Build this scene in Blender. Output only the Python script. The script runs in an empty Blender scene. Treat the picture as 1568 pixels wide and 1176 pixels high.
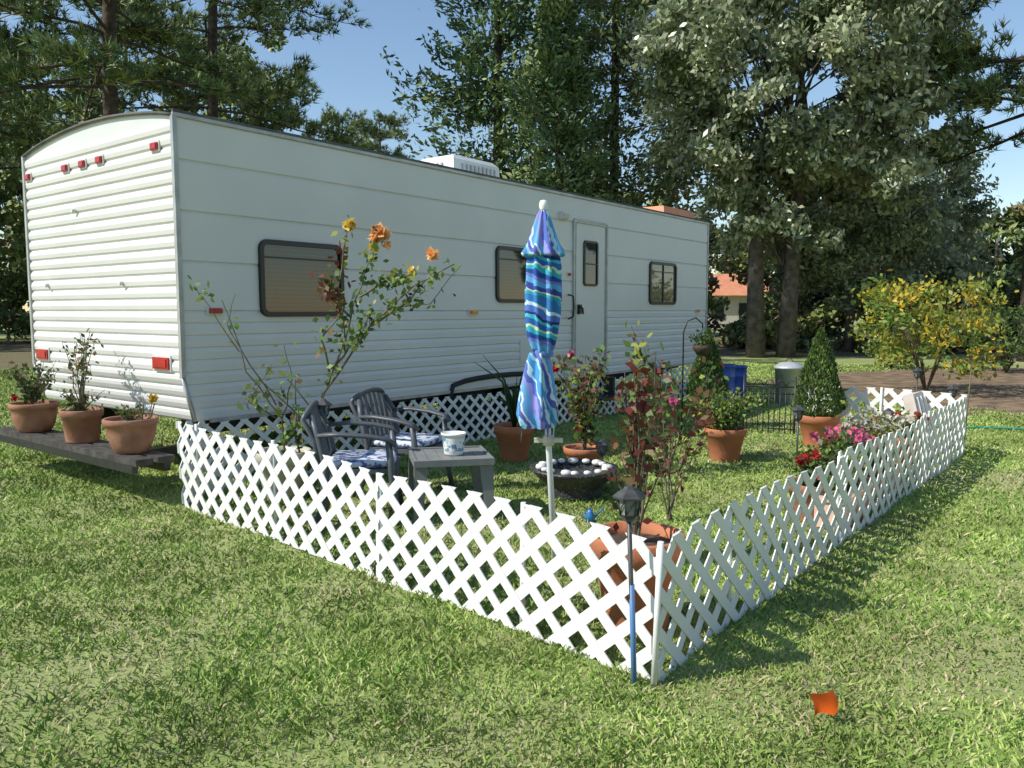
import bpy, math, random
import numpy as np
from mathutils import Vector, Matrix
random.seed(7); rng=np.random.default_rng(7)
S=bpy.context.scene
R=random.uniform

# ------------------------------------------------------------------ materials
def mat(name,c1,c2=None,scale=8,rough=.6,bump=0,metal=0,spec=.5,detail=5,transl=0,lo=.35,hi=.65,bscale=None,bdist=.01):
    m=bpy.data.materials.new(name); m.use_nodes=True
    nt=m.node_tree; N=nt.nodes; K=nt.links
    b=N['Principled BSDF']; out=N['Material Output']
    b.inputs['Roughness'].default_value=rough
    b.inputs['Metallic'].default_value=metal
    b.inputs['Specular IOR Level'].default_value=spec
    tc=N.new('ShaderNodeTexCoord')
    col=None
    if c2 is not None:
        no=N.new('ShaderNodeTexNoise'); no.inputs['Scale'].default_value=scale; no.inputs['Detail'].default_value=detail
        K.new(tc.outputs['Object'],no.inputs['Vector'])
        mr=N.new('ShaderNodeMapRange'); mr.inputs[1].default_value=lo; mr.inputs[2].default_value=hi
        K.new(no.outputs['Fac'],mr.inputs[0])
        mx=N.new('ShaderNodeMix'); mx.data_type='RGBA'
        mx.inputs[6].default_value=(*c1,1); mx.inputs[7].default_value=(*c2,1)
        K.new(mr.outputs[0],mx.inputs[0]); K.new(mx.outputs[2],b.inputs['Base Color']); col=mx.outputs[2]
    else:
        b.inputs['Base Color'].default_value=(*c1,1)
    if bump:
        n2=N.new('ShaderNodeTexNoise'); n2.inputs['Scale'].default_value=bscale or scale*3; n2.inputs['Detail'].default_value=6
        K.new(tc.outputs['Object'],n2.inputs['Vector'])
        bp=N.new('ShaderNodeBump'); bp.inputs['Strength'].default_value=bump; bp.inputs['Distance'].default_value=bdist
        K.new(n2.outputs['Fac'],bp.inputs['Height']); K.new(bp.outputs[0],b.inputs['Normal'])
    if transl:
        t=N.new('ShaderNodeBsdfTranslucent')
        if col: K.new(col,t.inputs['Color'])
        else: t.inputs['Color'].default_value=(*c1,1)
        ms=N.new('ShaderNodeMixShader'); ms.inputs[0].default_value=transl
        K.new(b.outputs[0],ms.inputs[1]); K.new(t.outputs[0],ms.inputs[2]); K.new(ms.outputs[0],out.inputs['Surface'])
    return m
def leaf(name,c,r=.5,t=.3,sp=.4,v=.6):
    return mat(name,c,tuple(x*v for x in c),scale=1.5,rough=r,spec=sp,transl=t,detail=1)

# ------------------------------------------------------------------ mesh builder
class MB:
    def __init__(s): s.V=[];s.n=0;s.L=[];s.T=[];s.M=[];s.S=[]
    def add(s,v,faces,mi=0,smooth=False):
        v=np.asarray(v,float).reshape(-1,3); s.V.append(v)
        for f in faces:
            s.L.append(np.asarray(f,np.int64)+s.n); s.T.append(np.array([len(f)])); s.M.append(np.array([mi])); s.S.append(np.array([smooth]))
        s.n+=len(v)
    def addq(s,v,F,mi=0,smooth=False):
        v=np.asarray(v,float).reshape(-1,3); F=np.asarray(F,np.int64)
        s.V.append(v); s.L.append((F+s.n).ravel()); k=len(F)
        s.T.append(np.full(k,F.shape[1])); s.M.append(np.broadcast_to(np.asarray(mi),(k,)).copy()); s.S.append(np.full(k,smooth)); s.n+=len(v)
    def build(s,name,mats,parent=None,loc=None,rotz=0):
        me=bpy.data.meshes.new(name)
        V=np.concatenate(s.V); L=np.concatenate(s.L); T=np.concatenate(s.T); M=np.concatenate(s.M); SM=np.concatenate(s.S)
        me.vertices.add(len(V)); me.vertices.foreach_set('co',V.astype(np.float32).ravel())
        me.loops.add(len(L)); me.loops.foreach_set('vertex_index',L.astype(np.int32))
        me.polygons.add(len(T)); st=np.concatenate([[0],np.cumsum(T)[:-1]]).astype(np.int32)
        me.polygons.foreach_set('loop_start',st)
        for m in mats: me.materials.append(m)
        me.polygons.foreach_set('material_index',M.astype(np.int32))
        me.polygons.foreach_set('use_smooth',SM.astype(bool))
        me.update(calc_edges=True); me.validate()
        o=bpy.data.objects.new(name,me); S.collection.objects.link(o)
        if loc is not None: o.location=loc
        o.rotation_euler[2]=rotz
        if parent: o.parent=parent
        return o
    def box(s,c,sz,mi=0,M=None):
        x,y,z=[a/2 for a in sz]
        v=[(i*x,j*y,k*z) for i in(-1,1) for j in(-1,1) for k in(-1,1)]
        if M is not None: v=[M@Vector(p) for p in v]
        v=[(p[0]+c[0],p[1]+c[1],p[2]+c[2]) for p in v]
        s.add(v,[(0,1,3,2),(4,6,7,5),(0,4,5,1),(2,3,7,6),(0,2,6,4),(1,5,7,3)],mi)
    def lathe(s,prof,c=(0,0,0),seg=20,mi=0,smooth=True,fn=None,M=None):
        a=np.linspace(0,2*math.pi,seg,endpoint=False); vs=[]
        for r,z in prof:
            rr=max(r,.0004)
            for t in a:
                k=fn(t,z,rr) if fn else rr
                p=Vector((k*math.cos(t),k*math.sin(t),z))
                if M is not None: p=M@p
                vs.append((p[0]+c[0],p[1]+c[1],p[2]+c[2]))
        F=[]
        for i in range(len(prof)-1):
            for j in range(seg):
                F.append((i*seg+j,i*seg+(j+1)%seg,(i+1)*seg+(j+1)%seg,(i+1)*seg+j))
        s.addq(vs,F,mi,smooth)
    def tube(s,pts,rad,seg=6,mi=0,smooth=True,cap=True):
        pts=[Vector(p) for p in pts]; n=len(pts)
        if not hasattr(rad,'__len__'): rad=[rad]*n
        vs=[]; t0=(pts[1]-pts[0]).normalized()
        u=t0.orthogonal().normalized()
        for i,p in enumerate(pts):
            t=((pts[min(i+1,n-1)]-pts[max(i-1,0)])).normalized()
            u=(u-t*u.dot(t)); u=u.normalized() if u.length>1e-6 else t.orthogonal().normalized()
            w=t.cross(u)
            for j in range(seg):
                a=2*math.pi*j/seg
                vs.append(p+(u*math.cos(a)+w*math.sin(a))*rad[i])
        F=[]
        for i in range(n-1):
            for j in range(seg): F.append((i*seg+j,i*seg+(j+1)%seg,(i+1)*seg+(j+1)%seg,(i+1)*seg+j))
        base=s.n
        s.addq([tuple(v) for v in vs],F,mi,smooth)
        if cap:
            for f in [tuple(range(seg-1,-1,-1)),tuple((n-1)*seg+j for j in range(seg))]:
                s.L.append(np.array(f)+base); s.T.append(np.array([len(f)])); s.M.append(np.array([mi])); s.S.append(np.array([False]))

def unit(a): return a/np.maximum(np.linalg.norm(a,axis=-1,keepdims=True),1e-9)
def leaves(mb,C,size,aspect=2.,mi=0,dirs=None,blend=.5,var=.35):
    C=np.asarray(C,float); n=len(C)
    a=rng.normal(size=(n,3))
    if dirs is not None: a=unit(a)*blend+np.asarray(dirs)
    a=unit(a); b=unit(np.cross(a,rng.normal(size=(n,3))))
    L=(size*(1+rng.uniform(-var,var,(n,1))))
    A=a*L*.5; B=b*L*.5/aspect
    V=np.stack([C-A,C+B-A*.1,C+A,C-B-A*.1],1).reshape(-1,3)
    F=np.arange(4*n).reshape(n,4)
    if not np.isscalar(mi):
        mi=np.asarray(mi)
        if len(mi)!=n: mi=rng.choice(mi,n)
    mb.addq(V,F,mi)
def needles(mb,C,D,k=14,L=.22,w=.011,mi=0,spread=.8):
    n=len(C); d=unit(D[:,None,:]+rng.normal(size=(n,k,3))*spread*.6)
    p=unit(np.cross(d,rng.normal(size=(n,k,3))))*w
    c=C[:,None,:]+d*.0; l=L*rng.uniform(.7,1.1,(n,k,1))
    V=np.stack([c-p,c+p,c+d*l],2).reshape(-1,3)
    F=np.arange(3*n*k).reshape(-1,3)
    m=mi if np.isscalar(mi) else np.repeat(rng.choice(mi,n),k)
    mb.addq(V,F,m)

# ------------------------------------------------------------------ palette
M_white=mat('white_vinyl',(.86,.85,.82),(.72,.72,.68),scale=3,rough=.45,lo=.45,hi=.8)
M_terr=mat('terracotta',(.56,.20,.09),(.45,.17,.085),scale=9,rough=.8,bump=.2,bscale=60)
M_terr2=mat('weathered_terracotta',(.44,.22,.14),(.30,.13,.08),scale=7,rough=.85,bump=.25,bscale=60)
M_soil=mat('soil',(.05,.035,.025),(.10,.07,.045),scale=30,rough=.95,bump=.6)
M_black=mat('black_plastic',(.02,.02,.022),(.035,.035,.035),scale=20,rough=.4)
M_stem=mat('green_stem',(.13,.16,.07),(.15,.10,.055),scale=6,rough=.7)
M_wood=mat('woody_stem',(.18,.15,.10),(.10,.08,.055),scale=10,rough=.85)
M_bark=mat('pine_bark',(.10,.07,.05),(.035,.026,.02),scale=5,rough=.95,bump=.8,bscale=9,bdist=.05)
M_bark2=mat('grey_bark',(.15,.125,.10),(.07,.055,.045),scale=5,rough=.95,bump=.7,bscale=9,bdist=.04)
Lg=leaf('leaf_green',(.15,.23,.055)); Ld=leaf('leaf_dark_green',(.06,.11,.035)); Ly=leaf('leaf_yellow_green',(.38,.42,.08))
Lr=leaf('leaf_dark_red',(.20,.045,.035)); Lb=leaf('leaf_brown',(.27,.16,.07)); Lbr=leaf('leaf_bright_green',(.21,.34,.06))
Lgold=leaf('leaf_gold',(.72,.52,.06))
F_peach=leaf('petal_peach',(.95,.52,.22)); F_pink=leaf('petal_pink',(.80,.18,.34)); F_red=leaf('petal_red',(.6,.04,.04)); F_white=leaf('petal_cream',(.85,.8,.66)); F_yel=leaf('petal_yellow',(.92,.68,.12))

# ------------------------------------------------------------------ camera / light
cam=bpy.data.cameras.new('camera'); co=bpy.data.objects.new('camera',cam); S.collection.objects.link(co)
cam.sensor_width=36; cam.lens=28.0; cam.clip_end=2000; cam.clip_start=.05
co.location=(0,0,1.4); co.rotation_euler=(math.radians(90-5.25),0,0); S.camera=co
S.view_settings.view_transform='Standard'; S.view_settings.look='None'; S.view_settings.exposure=0
EL=math.radians(43); H=Vector((-.945,-.32)).normalized()
sun=bpy.data.lights.new('sun','SUN'); sun.energy=5.0; sun.angle=math.radians(.5); sun.color=(1,.96,.86)
so=bpy.data.objects.new('sun',sun); S.collection.objects.link(so)
so.rotation_euler=Vector((-H.x*math.cos(EL),-H.y*math.cos(EL),-math.sin(EL))).to_track_quat('-Z','Y').to_euler()
w=bpy.data.worlds.new('World'); S.world=w; w.use_nodes=True
bg=w.node_tree.nodes['Background']; sk=w.node_tree.nodes.new('ShaderNodeTexSky'); sk.sky_type='NISHITA'
sk.sun_disc=False; sk.sun_elevation=EL; sk.sun_rotation=math.atan2(H.x,H.y)%(2*math.pi); sk.ozone_density=3.0; sk.air_density=1.25; sk.dust_density=.1; sk.altitude=0
w.node_tree.links.new(sk.outputs[0],bg.inputs[0]); bg.inputs[1].default_value=.15

# ------------------------------------------------------------------ ground
gm=mat('lawn_soil',(.25,.31,.09),(.40,.37,.19),scale=.7,rough=.95,bump=.5,bscale=30,bdist=.02,detail=8,lo=.42,hi=.75)
mb=MB(); mb.add([(-400,-300,0),(400,-300,0),(400,500,0),(-400,500,0)],[(0,1,2,3)])
mb.build('ground',[gm])
def blob_sheet(name,cx,cy,rx,ry,z,m,n=60,rot=0):
    mb=MB(); v=[(cx,cy,z)]
    for i in range(n):
        a=2*math.pi*i/n; k=1+.05*math.sin(3*a+1)+.05*math.sin(7*a)+R(-.02,.02)
        x,y=rx*k*math.cos(a),ry*k*math.sin(a); v.append((cx+x*math.cos(rot)-y*math.sin(rot),cy+x*math.sin(rot)+y*math.cos(rot),z))
    mb.add(v,[(0,1+i,1+(i+1)%n) for i in range(n)]); return mb.build(name,[m])
straw=mat('pine_straw',(.30,.20,.12),(.14,.10,.06),scale=3.5,rough=.95,bump=1,bscale=30,bdist=.03,detail=10,lo=.4,hi=.6)
blob_sheet('pine_straw_bed',14.2,14.2,9.9,5.5,.004,straw)
litter=mat('leaf_litter',(.13,.13,.06),(.20,.15,.08),scale=1.5,rough=.95,bump=1,bscale=20,bdist=.04)
blob_sheet('leaf_litter_ground',-18,27,22,9,.004,litter)
blob_sheet('leaf_litter_ground',6,36,34,11,.008,litter)
gravel=mat('gravel',(.44,.39,.33),(.30,.25,.20),scale=20,rough=.95,bump=.8,bscale=60)
blob_sheet('gravel_path',13.8,12.2,5.4,.5,.012,gravel,rot=.08)

# grass blades
G=[leaf('grass_light',(.42,.53,.15),.8,0,.15),leaf('grass_mid',(.29,.42,.095),.8,0,.15),leaf('grass_dark',(.17,.30,.06),.8,0,.15),leaf('grass_straw',(.64,.56,.32),.9,0,.1)]
def patch(x,y): return .5+.22*np.sin(x*1.3+1.1*np.sin(y*.9))+.18*np.sin(y*1.9+x*.7+2)+.15*np.sin(x*3.7-y*2.9)
mb=MB(); n=580000
th=rng.uniform(-.88,.88,n); r=1.3+21*rng.uniform(0,1,n)**1.25
x=r*np.sin(th); y=r*np.cos(th)+.2
keep=(((x-14.2)/9.6)**2+((y-14.2)/5.3)**2>1+rng.normal(size=n)*.05)
x,y,r=x[keep],y[keep],r[keep]
pt=patch(x,y)
worn=np.exp(-((x-.85)**2/.10+(y-2.75)**2/.05))+np.exp(-((x+4.5)**2/.5+(y-5.4)**2/.15))+.8*np.exp(-((x-1.9)**2/.25+(y-2.9)**2/.1))+.6*np.exp(-((x+2.3)**2/.3+(y-2.9)**2/.06))+.6*np.exp(-((x+.6)**2/.4+(y-2.3)**2/.04))
keep=rng.uniform(0,1,len(x))<(.5+.6*pt-.5*worn); x,y,r,pt,worn=x[keep],y[keep],r[keep],pt[keep],worn[keep]; n=len(x)
tuft=np.clip(.5+.5*np.sin(x*9+2*np.sin(y*7))*np.sin(y*8.3+1.7*np.sin(x*6.1)),0,1)
hh=rng.uniform(.011,.030,n)*(.75+.7*tuft)*(1+.02*r)*(1-.4*np.minimum(worn,1))
wd=(.0016+.0006*r)*rng.uniform(.7,1.4,n)
az=rng.uniform(0,2*np.pi,n); ln=rng.uniform(.3,1.4,n)*hh; la=rng.uniform(0,2*np.pi,n)
dx,dy=np.cos(az)*wd,np.sin(az)*wd; lx,ly=np.cos(la)*ln,np.sin(la)*ln
z0=np.zeros(n)
V=np.stack([np.stack([x-dx,y-dy,z0],1),np.stack([x+dx,y+dy,z0],1),np.stack([x+dx*.8+lx*.4,y+dy*.8+ly*.4,hh*.65],1),np.stack([x+lx,y+ly,hh],1)],1).reshape(-1,3)
u=rng.uniform(0,1,n)+(pt-.5)*.6-(tuft-.5)*.25
mi=np.where(u<.20,2,np.where(u<.54,1,0)); mi=np.where(rng.uniform(0,1,n)<.08+.22*(pt<.28)+.5*worn,3,mi)
mb.addq(V,np.arange(4*n).reshape(n,4),mi)
nw=26000; th=rng.uniform(-.9,.9,nw); r=1.3+8*rng.uniform(0,1,nw); x=r*np.sin(th); y=r*np.cos(th)+.2
k=(np.sin(x*2.1+3)*np.sin(y*1.7+x)>.15); x,y,r=x[k],y[k],r[k]
leaves(mb,np.stack([x,y,rng.uniform(.008,.026,len(x))],1),.015,1.5,rng.choice([1,2,1,2],len(x)),np.stack([rng.normal(size=len(x)),rng.normal(size=len(x)),np.zeros(len(x))],1),.3)
mb.build('grass',G)

# ------------------------------------------------------------------ trees
def pine(name,x,y,h,rt,zb,spread,nb,mats,lean=(0,0),k=9,L=.32,w=.021,den=1.):
    mb=MB(); P=[(0,0,-.1)]
    for i in range(1,9):
        t=i/8; P.append((lean[0]*t+R(-.08,.08),lean[1]*t+R(-.08,.08),h*t))
    mb.tube(P,[rt*(1-.85*i/8) for i in range(9)],10,0)
    Cs=[];Ds=[]
    for b in range(nb):
        t=R(zb/h,1)**.9; z=h*t; az=R(0,6.283); ln=spread*(1.08-(t-zb/h)/(1-zb/h)*.8)*R(.5,1.1)
        d=Vector((math.cos(az),math.sin(az),0)); up=R(-.15,.35)
        base=Vector((lean[0]*t,lean[1]*t,z)); pts=[]
        for i in range(6):
            q=i/5; pts.append(base+d*ln*q+Vector((R(-.1,.1),R(-.1,.1),ln*(up*q-.25*q*q+ .12*q**4)+R(-.06,.06))))
        mb.tube(pts,[max(.012,rt*.20*(1-.8*i/5)*min(1,ln/3)) for i in range(6)],5,0,cap=False)
        for sidx in range(int((6+ln*4)*den)):
            q=R(.22,1)**.8; f=q*5; i=min(4,int(f)); p=pts[i].lerp(pts[i+1],f-i)
            a2=az+R(-1.5,1.5); sd=Vector((math.cos(a2),math.sin(a2),R(-.2,.6))); sl=R(.4,1.3)
            mb.tube([p,p+sd*sl*.6,p+sd*sl+Vector((0,0,.08))],[.015,.01,.006],3,0,cap=False)
            for j in range(int(4+sl*6)):
                g=R(.25,1.05); c=p+sd*sl*g+Vector((R(-.2,.2),R(-.2,.2),R(-.14,.2)))
                Cs.append(c); Ds.append(sd.normalized()*.7+Vector((0,0,.45)))
    needles(mb,np.array([tuple(c) for c in Cs]),np.array([tuple(c) for c in Ds]),k,L,w,np.arange(1,1+len(mats)))
    return mb.build(name,[M_bark]+mats,loc=(x,y,0))
def conifer(name,x,y,h,r,zb,nb,mats,per=80,ls=.2,asp=3.2):
    mb=MB(); mb.tube([(0,0,-.1),(0,0,h*.5),(0,0,h*.97)],[.22,.13,.03],8,0)
    CC=[];DD=[];MM=[]
    for b in range(nb):
        t=R(0,1)**.95; z=zb+(h-zb)*t; az=R(0,6.283)
        ln=r*((1-t)**.6*(.72+.28*math.sin(3*az+z*1.3)))*R(.55,1.12)+.25
        d=np.array([math.cos(az),math.sin(az),0]); up=R(.0,.5)
        if b%5==0: mb.tube([(0,0,z),(d[0]*ln*.5,d[1]*ln*.5,z+ln*up*.3),(d[0]*ln*.85,d[1]*ln*.85,z+ln*up*.6)],[.04,.025,.01],4,0,cap=False)
        q=rng.uniform(.15,1.,per)**.7
        wid=.36*ln**.5*(1.2-q)+.08
        side=np.array([-d[1],d[0],0])
        c=d*ln*q[:,None]+side*(rng.normal(size=per)*wid)[:,None]+np.array([0,0,1])*(z+ln*(up*q**1.6-.12*np.sin(q*3))+rng.normal(size=per)*.14)[:,None]
        CC.append(c); DD.append(np.tile(d*.8+np.array([0,0,.35]),(per,1))); MM.append(np.where(rng.uniform(0,1,per)<.75,1+b%len(mats),1+rng.integers(0,len(mats),per)))
    leaves(mb,np.concatenate(CC),ls,asp,np.concatenate(MM),np.concatenate(DD),.8)
    return mb.build(name,[M_bark]+mats,loc=(x,y,0))
def broad(name,x,y,cz,rx,ry,rz,ncl,per,ls,asp,mats,bark,rt=.25,clr=(.6,1.2),droop=.5,trunks=1,inner=.35,cx=0,cy=0,zmin=.3):
    mb=MB()
    cl=[]
    while len(cl)<ncl:
        v=Vector((random.gauss(0,1),random.gauss(0,1),random.gauss(0,1))).normalized()
        f=R(inner,1)**.6*(1+.15*math.sin(4*math.atan2(v.y,v.x)+3*v.z)+R(-.1,.12))
        p=Vector((v.x*rx*f+cx,v.y*ry*f+cy,cz+v.z*rz*f))
        if p.z<zmin: continue
        cl.append(p)
    for k in range(trunks):
        ox=(k-(trunks-1)/2)*.9
        mb.tube([(ox,0,-.1),(ox*1.1+R(-.1,.1),0,cz*.35),(ox*1.2+cx*.5,cy*.5,cz*.8),(cx*.8,cy*.8,cz+rz*.2)],[rt*1.15,rt*.85,rt*.45,rt*.1],9,0)
    for p in cl[::5]:
        st=Vector((cx*.5,cy*.5,min(p.z*.75,cz*R(.55,1)+.1)))
        mid=st.lerp(p,.5)+Vector((R(-.3,.3),R(-.3,.3),R(0,.4)))*min(1,rx/3)
        mb.tube([st,mid,p],[rt*.17,rt*.10,rt*.03],4,0,cap=False)
    CC=[];MM=[];DD=[]
    for i,p in enumerate(cl):
        cr=R(*clr); g=rng.normal(size=(per,3)); g=unit(g)*(rng.uniform(.2,1,(per,1))**.5)*np.array([1,1,.6])*cr
        sub=unit(rng.normal(size=(7,3)))*cr*.8; pick=rng.integers(0,7,per)
        g=g*.5+sub[pick]*np.array([1,1,.7])*rng.uniform(.3,1.,(per,1))
        CC.append(np.array(p)+g); o=np.array([p.x-cx,p.y-cy,0]); o=o/(np.linalg.norm(o)+1e-6)
        DD.append(np.tile(o*.4+np.array([0,0,-droop]),(per,1)))
        MM.append(np.where(rng.uniform(0,1,per)<.65,1+(i*7)%len(mats),1+rng.integers(0,len(mats),per)))
    leaves(mb,np.concatenate(CC),ls,asp,np.concatenate(MM),np.concatenate(DD),.9)
    return mb.build(name,[bark]+mats,loc=(x,y,0))

pm=[leaf('pine_needles',(.16,.24,.08),.5,0),leaf('pine_needles_dark',(.085,.145,.05),.5,0),leaf('pine_needles_light',(.30,.36,.12),.5,0)]
cm=[leaf('cedar_foliage',(.16,.25,.10),.6,0),leaf('cedar_foliage_dark',(.09,.16,.06),.6,0),leaf('cedar_foliage_light',(.28,.36,.13),.6,0)]
cm2=[leaf('cedar_foliage_olive',(.26,.29,.11),.6,0),leaf('cedar_foliage_olive_dark',(.16,.19,.075),.6,0),cm[2]]
om=[leaf('oak_leaf',(.33,.385,.20),.36,.2,.9),leaf('oak_leaf_dark',(.20,.255,.12),.38,.2,.8),leaf('oak_leaf_light',(.50,.54,.33),.36,.2,.9)]
dm=[leaf('wood_leaf',(.18,.24,.085),.6,0),leaf('wood_leaf_dark',(.09,.135,.055),.6,0),leaf('wood_leaf_light',(.32,.39,.12),.6,0),leaf('wood_leaf_brown',(.26,.21,.10),.6,0)]
bm=[dm[0],dm[2],leaf('broad_leaf_mid',(.21,.30,.10),.5,0)]

pine('pine_tree',-9.9,20,21,.24,5.8,5.4,60,pm,lean=(.4,0))
pine('pine_tree',-10.4,28,24,.25,7.0,5.2,66,pm,lean=(.4,.2))
pine('pine_tree',-18,27,20,.25,5,5.5,44,pm)
pine('pine_tree',-12.5,60,15.5,.25,8,4.2,40,[pm[0],pm[2]],den=.8)
pine('pine_tree',-10,62,16,.25,6,3.8,50,[pm[0],pm[2]],den=.9)
pine('pine_tree',14.3,22,22,.30,4.5,4.6,50,pm,lean=(.3,0))
conifer('cedar_tree',-.5,29,25,4.5,1.5,440,cm,85,.27,2.8)
conifer('cedar_tree',3.9,31,26,4.3,1.5,440,cm2,85,.27,2.8)
conifer('cedar_tree',1.5,26,12,2.6,1,220,cm,85,.22,2.8)
broad('oak_tree',7.8,24,8.9,4.3,4.0,6.8,330,290,.21,2.1,om,M_bark2,.26,(.6,1.15),.6,trunks=2,inner=.35,cx=.5,zmin=3.0)
broad('oak_tree',14.8,30,4.8,3.0,3,3.2,80,220,.22,2.2,om,M_bark2,.18,(.7,1.1),.5)
broad('oak_tree',11.4,27,3.8,2.9,2,2.4,80,230,.20,2.2,om,M_bark2,.15,(.6,1.0),.5)
broad('hardwood_tree',-21,36,7.5,4.6,4,6.5,110,190,.30,1.8,bm,M_bark2,.22,(.8,1.4),.3)
broad('hardwood_tree',-14.6,40,8.5,4.0,4,6.6,110,190,.30,1.8,bm,M_bark2,.22,(.8,1.4),.3)
broad('hardwood_tree',-26,30,6,4,4,5.5,90,190,.28,1.8,bm,M_bark2,.22,(.8,1.4),.3)

def mass(name,specs,mats,bark,per,ls):
    mb=MB()
    for (x,y,h,r,ncl,zb) in specs:
        if zb>.55: mb.tube([(x,y,0),(x+R(-.3,.3),y,h*.8)],[.16,.06],6,0)
        CC=[];MM=[]
        for i in range(ncl):
            a=R(0,6.283); z=zb+(h-zb)*R(0,1); f=math.sqrt(max(.05,1-((z-zb)/(h-zb)*1.0-.35)**2*1.6))
            rr=r*f*R(.2,1)**.5; c=np.array([x+rr*math.cos(a),y+rr*math.sin(a),z])
            g=unit(rng.normal(size=(per,3)))*rng.uniform(.1,1,(per,1))**.6*np.array([1,1,.6])*R(.5,1.1)*max(.6,min(1.3,r/2.5))
            CC.append(c+g); MM.append(np.where(rng.uniform(0,1,per)<.7,1+i%len(mats),1+rng.integers(0,len(mats),per)))
        leaves(mb,np.concatenate(CC),ls,1.8,np.concatenate(MM),None)
    return mb.build(name,[bark]+mats)
sp=[]
for i in range(48):
    a=-.95+1.9*i/47+R(-.015,.015); d=R(42,56); t=math.tan(a)
    if .225<t<.325: continue
    hh=R(6.5,9)
    if t<-.25: hh=R(10,14)
    if t>.40: hh=R(4.5,7.5)
    sp.append((d*t,d,hh,R(2.5,3.8),34,.6))
for t in(.235,.27,.31): sp.append((78*t,78,R(7,9),3.5,36,.6))
mass('reflection_tree_line',sp,dm,M_bark,110,.44)
sp=[]
for i in range(40):
    t=R(-1.0,1.0); d=R(30,38)
    if -.32<t<.02 or .22<t<.34: continue
    sp.append((d*t,d,R(2.5,4.5),R(1.5,2.5),18,.3))
for i in range(20):
    xx=R(7,26); yy=R(26,33)
    if .22<xx/yy<.34: sp.append((xx,yy,.9,.9,8,.2)); continue
    sp.append((xx,yy,R(1.3,2.4),R(1.,1.8),12,.2))
mass('understory_shrubs',sp,dm,M_bark,120,.28)
sp=[(R(-60,60),R(-45,-30),R(9,14),5,14,1) for i in range(18)]+[(R(30,40),R(-25,25),R(8,13),5,14,1) for i in range(8)]  # unseen trees behind and beside the camera, added for the window reflections
mass('reflection_tree_line',sp,[dm[0],dm[1]],M_bark,40,1.1)

def bush(name,x,y,h,r,ncl,per,ls,mats,asp=1.8,zb=.1):
    mb=MB()
    for i in range(9):
        a=R(0,6.28); mb.tube([(0,0,0),(math.cos(a)*r*.3,math.sin(a)*r*.3,h*.5),(math.cos(a)*r*.75,math.sin(a)*r*.75,h*R(.75,1))],[.02,.014,.005],5,0)
    CC=[];MM=[]
    for i in range(ncl):
        a=R(0,6.283); z=zb+(h-zb)*R(0,1)**.8; rr=r*math.sin(min(1,.25+(z/h))*math.pi*.62)*R(.1,1)**.5
        c=np.array([rr*math.cos(a),rr*math.sin(a),z]); g=rng.normal(size=(per,3))*np.array([1,1,.6])*r*.13
        CC.append(c+g); MM.append(np.where(rng.uniform(0,1,per)<.7,1+i%len(mats),1+rng.integers(0,len(mats),per)))
    C=np.concatenate(CC); C[:,2]=np.maximum(C[:,2],.04)
    leaves(mb,C,ls,asp,np.concatenate(MM),np.array([0,0,-.4]),.9)
    return mb.build(name,[M_wood]+mats,loc=(x,y,0))
bush('golden_shrub',7.1,13.6,1.85,1.08,80,42,.10,[Lgold,Ly,Lbr,Ly],zb=.4)
bush('green_shrub',11.2,18,1.4,1.0,30,60,.10,[Lg,Ld])
bush('green_shrub',9.3,19.5,1.1,1.0,26,60,.10,[Lg,Ly])

# ------------------------------------------------------------------ far house
mb=MB(); mb.box((0,0,1.25),(7,6,2.5),0)
mb.add([(-4,-3.5,2.5),(4,-3.5,2.5),(4,3.5,2.5),(-4,3.5,2.5),(-4,0,4.2),(4,0,4.2)],[(0,1,5,4),(2,3,4,5),(0,4,3),(1,2,5)],1)
for xx in(-2,0,2): mb.box((xx,-3.03,1.4),(.9,.08,1.1),2)
mb.build('brick_house',[mat('house_wall',(.70,.64,.58),(.6,.54,.5)),mat('orange_roof',(.70,.30,.15),(.6,.23,.12),scale=3),M_black],loc=(16.9,61,0))

# ------------------------------------------------------------------ TRAILER
T=bpy.data.objects.new('travel_trailer',None); S.collection.objects.link(T)
T.location=(-2.46,5.95,0); T.rotation_euler[2]=math.radians(52.2)
LN,WD,ZB,ZT=9.24,2.59,.56,2.82
M_body=mat('trailer_siding',(.74,.725,.70),(.65,.635,.61),scale=1.2,rough=.38,lo=.3,hi=.8,bump=.05,bscale=3)
M_trim=mat('aluminium_trim',(.50,.50,.49),(.36,.36,.35),scale=8,rough=.4,metal=.3)
M_dtrim=mat('roof_sealant',(.07,.07,.07),(.15,.14,.13),scale=5,rough=.8)
M_roof=mat('roof_membrane',(.6,.6,.57),(.45,.44,.4),scale=2,rough=.8)
M_frame=mat('window_frame_black',(.012,.012,.014),rough=.35)
def xr(z): return max(0,.9-z)*.25
mb=MB()
prof=[]
z=ZB
while z<1.34:
    prof+=[(z,0),(z+.010,-.009),(z+.06,-.010),(z+.083,-.004)]; z+=.093
while z<ZT-.05:
    e=min(z+.37,ZT)
    prof+=[(z,0),(z+.010,-.014),(e-.14,-.012),(e-.02,-.010)]; z=e
prof.append((ZT,0))
for side in(0,1):
    v=[];F=[]
    for zz,o in prof:
        yy=o if side==0 else WD-o
        v+=[(xr(zz)+.004,yy,zz),(LN-.004,yy,zz)]
    for i in range(len(prof)-1): F.append((2*i,2*i+1,2*i+3,2*i+2) if side==0 else (2*i,2*i+2,2*i+3,2*i+1))
    mb.add(v,F,0)
rp=[]; z=ZB
while z<2.74:
    rp+=[(z,0),(z+.014,-.014),(z+.045,-.019),(z+.072,-.014),(z+.088,-.001)]; z+=.093
rp.append((ZT,0))
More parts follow.
